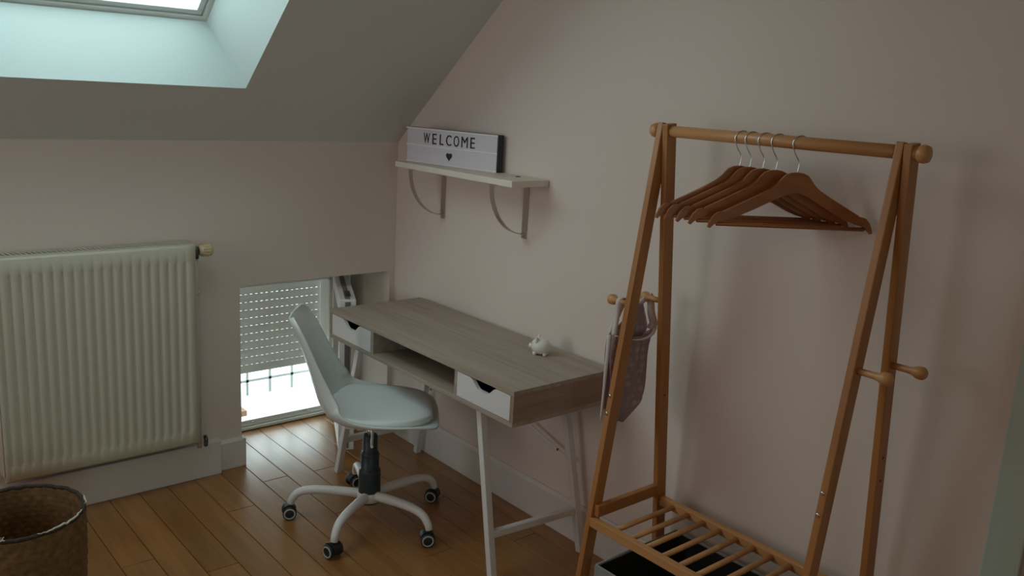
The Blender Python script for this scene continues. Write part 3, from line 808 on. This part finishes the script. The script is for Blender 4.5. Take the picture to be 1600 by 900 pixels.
# cloth hanging from the left pegs
ap = thing('spotted_apron', 'pink spotted cotton apron hanging from the left rack pegs', 'apron', (1.665, -.20, .70))
def cloth_panel(name, rows, m, xfun, par):
    """rows = list of (z, yL, yR) in world; xfun(u,v) gives world x"""
    NV = 18
    bm = bm_new(); P_ = bez([(z, a, b) for z, a, b in rows], 5); g = []
    for i, p in enumerate(P_):
        row = []
        for k in range(NV+1):
            u = k/NV; y = p.y+(p.z-p.y)*u; v = i/(len(P_)-1)
            row.append(bm.verts.new(V(xfun(u, v), y, p.x+(-.02*math.sin(u*PI)*(1-v) if name == 'front_panel' else 0))-V(1.665, -.20, .70)))
        g.append(row)
    for i in range(len(g)-1):
        for k in range(NV): bm.faces.new((g[i][k], g[i][k+1], g[i+1][k+1], g[i+1][k])).smooth = True
    o = obj(name, bm, m, par, True); s = o.modifiers.new('solid', 'SOLIDIFY'); s.thickness = .0016
    return o
fold = lambda u, v: .010*math.sin(u*9+.6)*v+.006*math.sin(u*21+v*4)
cloth_panel('front_panel', [(.952, -.305, -.118), (.93, -.310, -.122), (.88, -.315, -.130), (.80, -.302, -.126), (.745, -.298, -.130), (.710, -.292, -.150), (.665, -.285, -.235)],
            SPOT, lambda u, v: 1.690+fold(u, v)+.012*math.sin(u*PI), ap)
cloth_panel('back_panel', [(1.030, -.185, -.150), (1.00, -.215, -.135), (.965, -.262, -.118), (.94, -.300, -.112), (.88, -.305, -.125), (.80, -.298, -.138), (.70, -.29, -.19)],
            SPOT, lambda u, v: 1.662+fold(u, v)*.6, ap)
def strap(pts, wdt, m=TAPE):
    bm = bm_new(); pp_ = bez(pts, 6); pr = None
    wr = wdt if isinstance(wdt, (list, tuple)) else [wdt]*2
    for i, p in enumerate(pp_):
        w_ = wr[0]+(wr[1]-wr[0])*i/(len(pp_)-1)
        p = p-V(1.665, -.20, .70)
        t_ = (pp_[min(i+1, len(pp_)-1)]-pp_[max(i-1, 0)]).normalized()
        side = V(.80, .6, 0); side = (side-t_*side.dot(t_)).normalized()
        a, b = bm.verts.new(p-side*w_/2), bm.verts.new(p+side*w_/2)
        if pr: bm.faces.new((pr[0], pr[1], b, a)).smooth = True
        pr = (a, b)
    o = obj('strap', bm, m, ap, True); s = o.modifiers.new('solid', 'SOLIDIFY'); s.thickness = .0018
pf, pb = lg(-1, -1, 1.05)+V(RX, RY, 0), lg(-1, 1, 1.05)+V(RX, RY, 0)
xs_ = 1.685
strap([(1.690, -.298, .945), (xs_, pf.y-.012, 1.01), (xs_, pf.y-.0115, 1.048), (xs_, pf.y, 1.062), (xs_, pf.y+.0115, 1.05), (1.672, -.275, .99), (1.664, -.290, .94)], .016)
strap([(1.690, -.130, .945), (1.690, -.118, .965), (xs_, pb.y+.020, 1.0), (xs_, pb.y+.0115, 1.045), (xs_, pb.y, 1.062), (xs_, pb.y-.0115, 1.05), (1.664, -.165, 1.025)], (.028, .016))
strap([(1.704, -.304, .952), (1.715, -.26, .938), (1.718, -.20, .930), (1.712, -.15, .936), (1.700, -.119, .952)], .012)
strap([(1.680, -.306, .95), (1.688, -.318, .86), (1.690, -.322, .78), (1.694, -.330, .68)], (.014, .005))

# ------------------------------------------------------------------ storage box under the rack
sb = thing('storage_box', 'grey fabric storage box with black lining under the rack', 'box', (2.08, -.225, 0))
bx, by, bz = .28, .192, .27
bm = bm_new()
box(bm, -bx, bx, -by, by, 0, .006)
for a in ((-bx, -bx+.006, -by, by), (bx-.006, bx, -by, by), (-bx+.006, bx-.006, -by, -by+.006), (-bx+.006, bx-.006, by-.006, by)): box(bm, *a, .006, bz, .001)
obj('body', bm, BOXF, sb)
bm = bm_new()
i_ = .0065
for a in ((-bx+i_, -bx+i_+.002, -by+i_, by-i_), (bx-i_-.002, bx-i_, -by+i_, by-i_), (-bx+i_, bx-i_, -by+i_, -by+i_+.002), (-bx+i_, bx-i_, by-i_-.002, by-i_)): box(bm, *a, .008, bz-.004)
box(bm, -bx+i_, bx-i_, -by+i_, by-i_, .0065, .009)
obj('lining', bm, BOXI, sb)
bm = bm_new()
for p, q in (((-bx, -by), (bx, -by)), ((bx, -by), (bx, by)), ((bx, by), (-bx, by)), ((-bx, by), (-bx, -by))): tube(bm, [(p[0]*.99, p[1]*.985, bz), (q[0]*.99, q[1]*.985, bz)], .0032, 8)
obj('rim', bm, mat('pale_rim', (.30, .30, .28), .8), sb)
bm = bm_new(); N = 20
g = [[bm.verts.new((-.235+.47*i/N, -.15+.30*j/N, .10+.018*math.sin(i*.9+math.sin(j*.7)*1.5)+.012*math.sin(j*1.3+i*.4))) for j in range(N+1)] for i in range(N+1)]
for i in range(N):
    for j in range(N): bm.faces.new((g[i][j], g[i+1][j], g[i+1][j+1], g[i][j+1]))
r3 = bmesh.ops.extrude_face_region(bm, geom=list(bm.faces))
for v in r3['geom']:
    if isinstance(v, bmesh.types.BMVert): v.co.z = .010
o = obj('folded_blanket', bm, CLOTHD, None, True, loc=(2.08, -.225, 0)); tag(o, 'dark folded blanket inside the storage box', 'blanket')

# ------------------------------------------------------------------ woven basket
bk = thing('woven_basket', 'round woven rush basket on the floor in front of the radiator', 'basket', (.772, -1.764, 0))
bm = bm_new(); NR, NH, HB = 132, 66, .385
def rad_at(z): return .158+.020*math.sin(min(1, z/HB)*PI*.55)
for (inn) in (0, 1):
    g = []
    for j in range(NH+1):
        z = .003+HB*j/NH if not inn else .012+(HB-.009)*j/NH
        row = []
        for k in range(NR):
            a = 2*PI*k/NR; b = math.sin(PI*j)*0
            wv = .0022*math.sin(k*PI/2+ (PI if (j//3) % 2 else 0))*abs(math.sin(PI*((j % 3)+.5)/3))+.0016*abs(math.sin(PI*j/3))
            r = rad_at(z)+(wv if not inn else -.007-wv)
            row.append(bm.verts.new((r*math.cos(a), r*math.sin(a), z)))
        g.append(row)
    for j in range(NH):
        for k in range(NR): bm.faces.new((g[j][k], g[j][(k+1) % NR], g[j+1][(k+1) % NR], g[j+1][k])).smooth = True
    bm.faces.new(g[0])
obj('basket_body', bm, RUSH, bk, None)
bm = bm_new(); rr2 = random.Random(5); ptsr = []
for k in range(90):
    a = 2*PI*k/90; r = rad_at(HB)-.003+rr2.uniform(-.0012, .0012); ptsr.append((r*math.cos(a), r*math.sin(a), HB+.002+rr2.uniform(-.0015, .0015)))
tube(bm, ptsr, .0065, 8, closed=True); obj('rim', bm, RUSHD, bk)
bm = bm_new()
for a0, a1, rd in ((5, 62, .0028), (-42, -20, .0030), (70, 92, .0018), (-75, -66, .0015)):
    pts = []
    for k in range(24):
        a = R(a0+(a1-a0)*k/23)+0; r = rad_at(HB)+.001+rr2.uniform(-.003, .003); pts.append((r*math.cos(a), r*math.sin(a), HB+.0085+rr2.uniform(-.002, .003)))
    tube(bm, pts, [rd*(.3+.9*math.sin(PI*k/23)) for k in range(24)], 6)
for _ in range(9):
    a = R(rr2.uniform(-45, -15)); r = rad_at(HB); p = V(r*math.cos(a), r*math.sin(a), HB+.008)
    q = p+V(rr2.uniform(-.02, .02), rr2.uniform(-.02, .02), rr2.uniform(-.004, .008)); tube(bm, [p, (p+q)/2+V(0, 0, .002), q], .0011, 5)
fr = obj('frayed_fibre', bm, FRAY, bk); fr['kind'] = 'stuff'

# unseen lamp base, added to go with the warm fill light
lm = thing('fill_lamp_base', 'round unseen lamp base added for the warm fill light', 'lamp', (3.2, -2.7, 2.5))
bm = bm_new(); lathe(bm, [(0, 0), (.10, 0), (.10, -.03), (0, -.03)], 24); obj('base', bm, WHITE, lm)
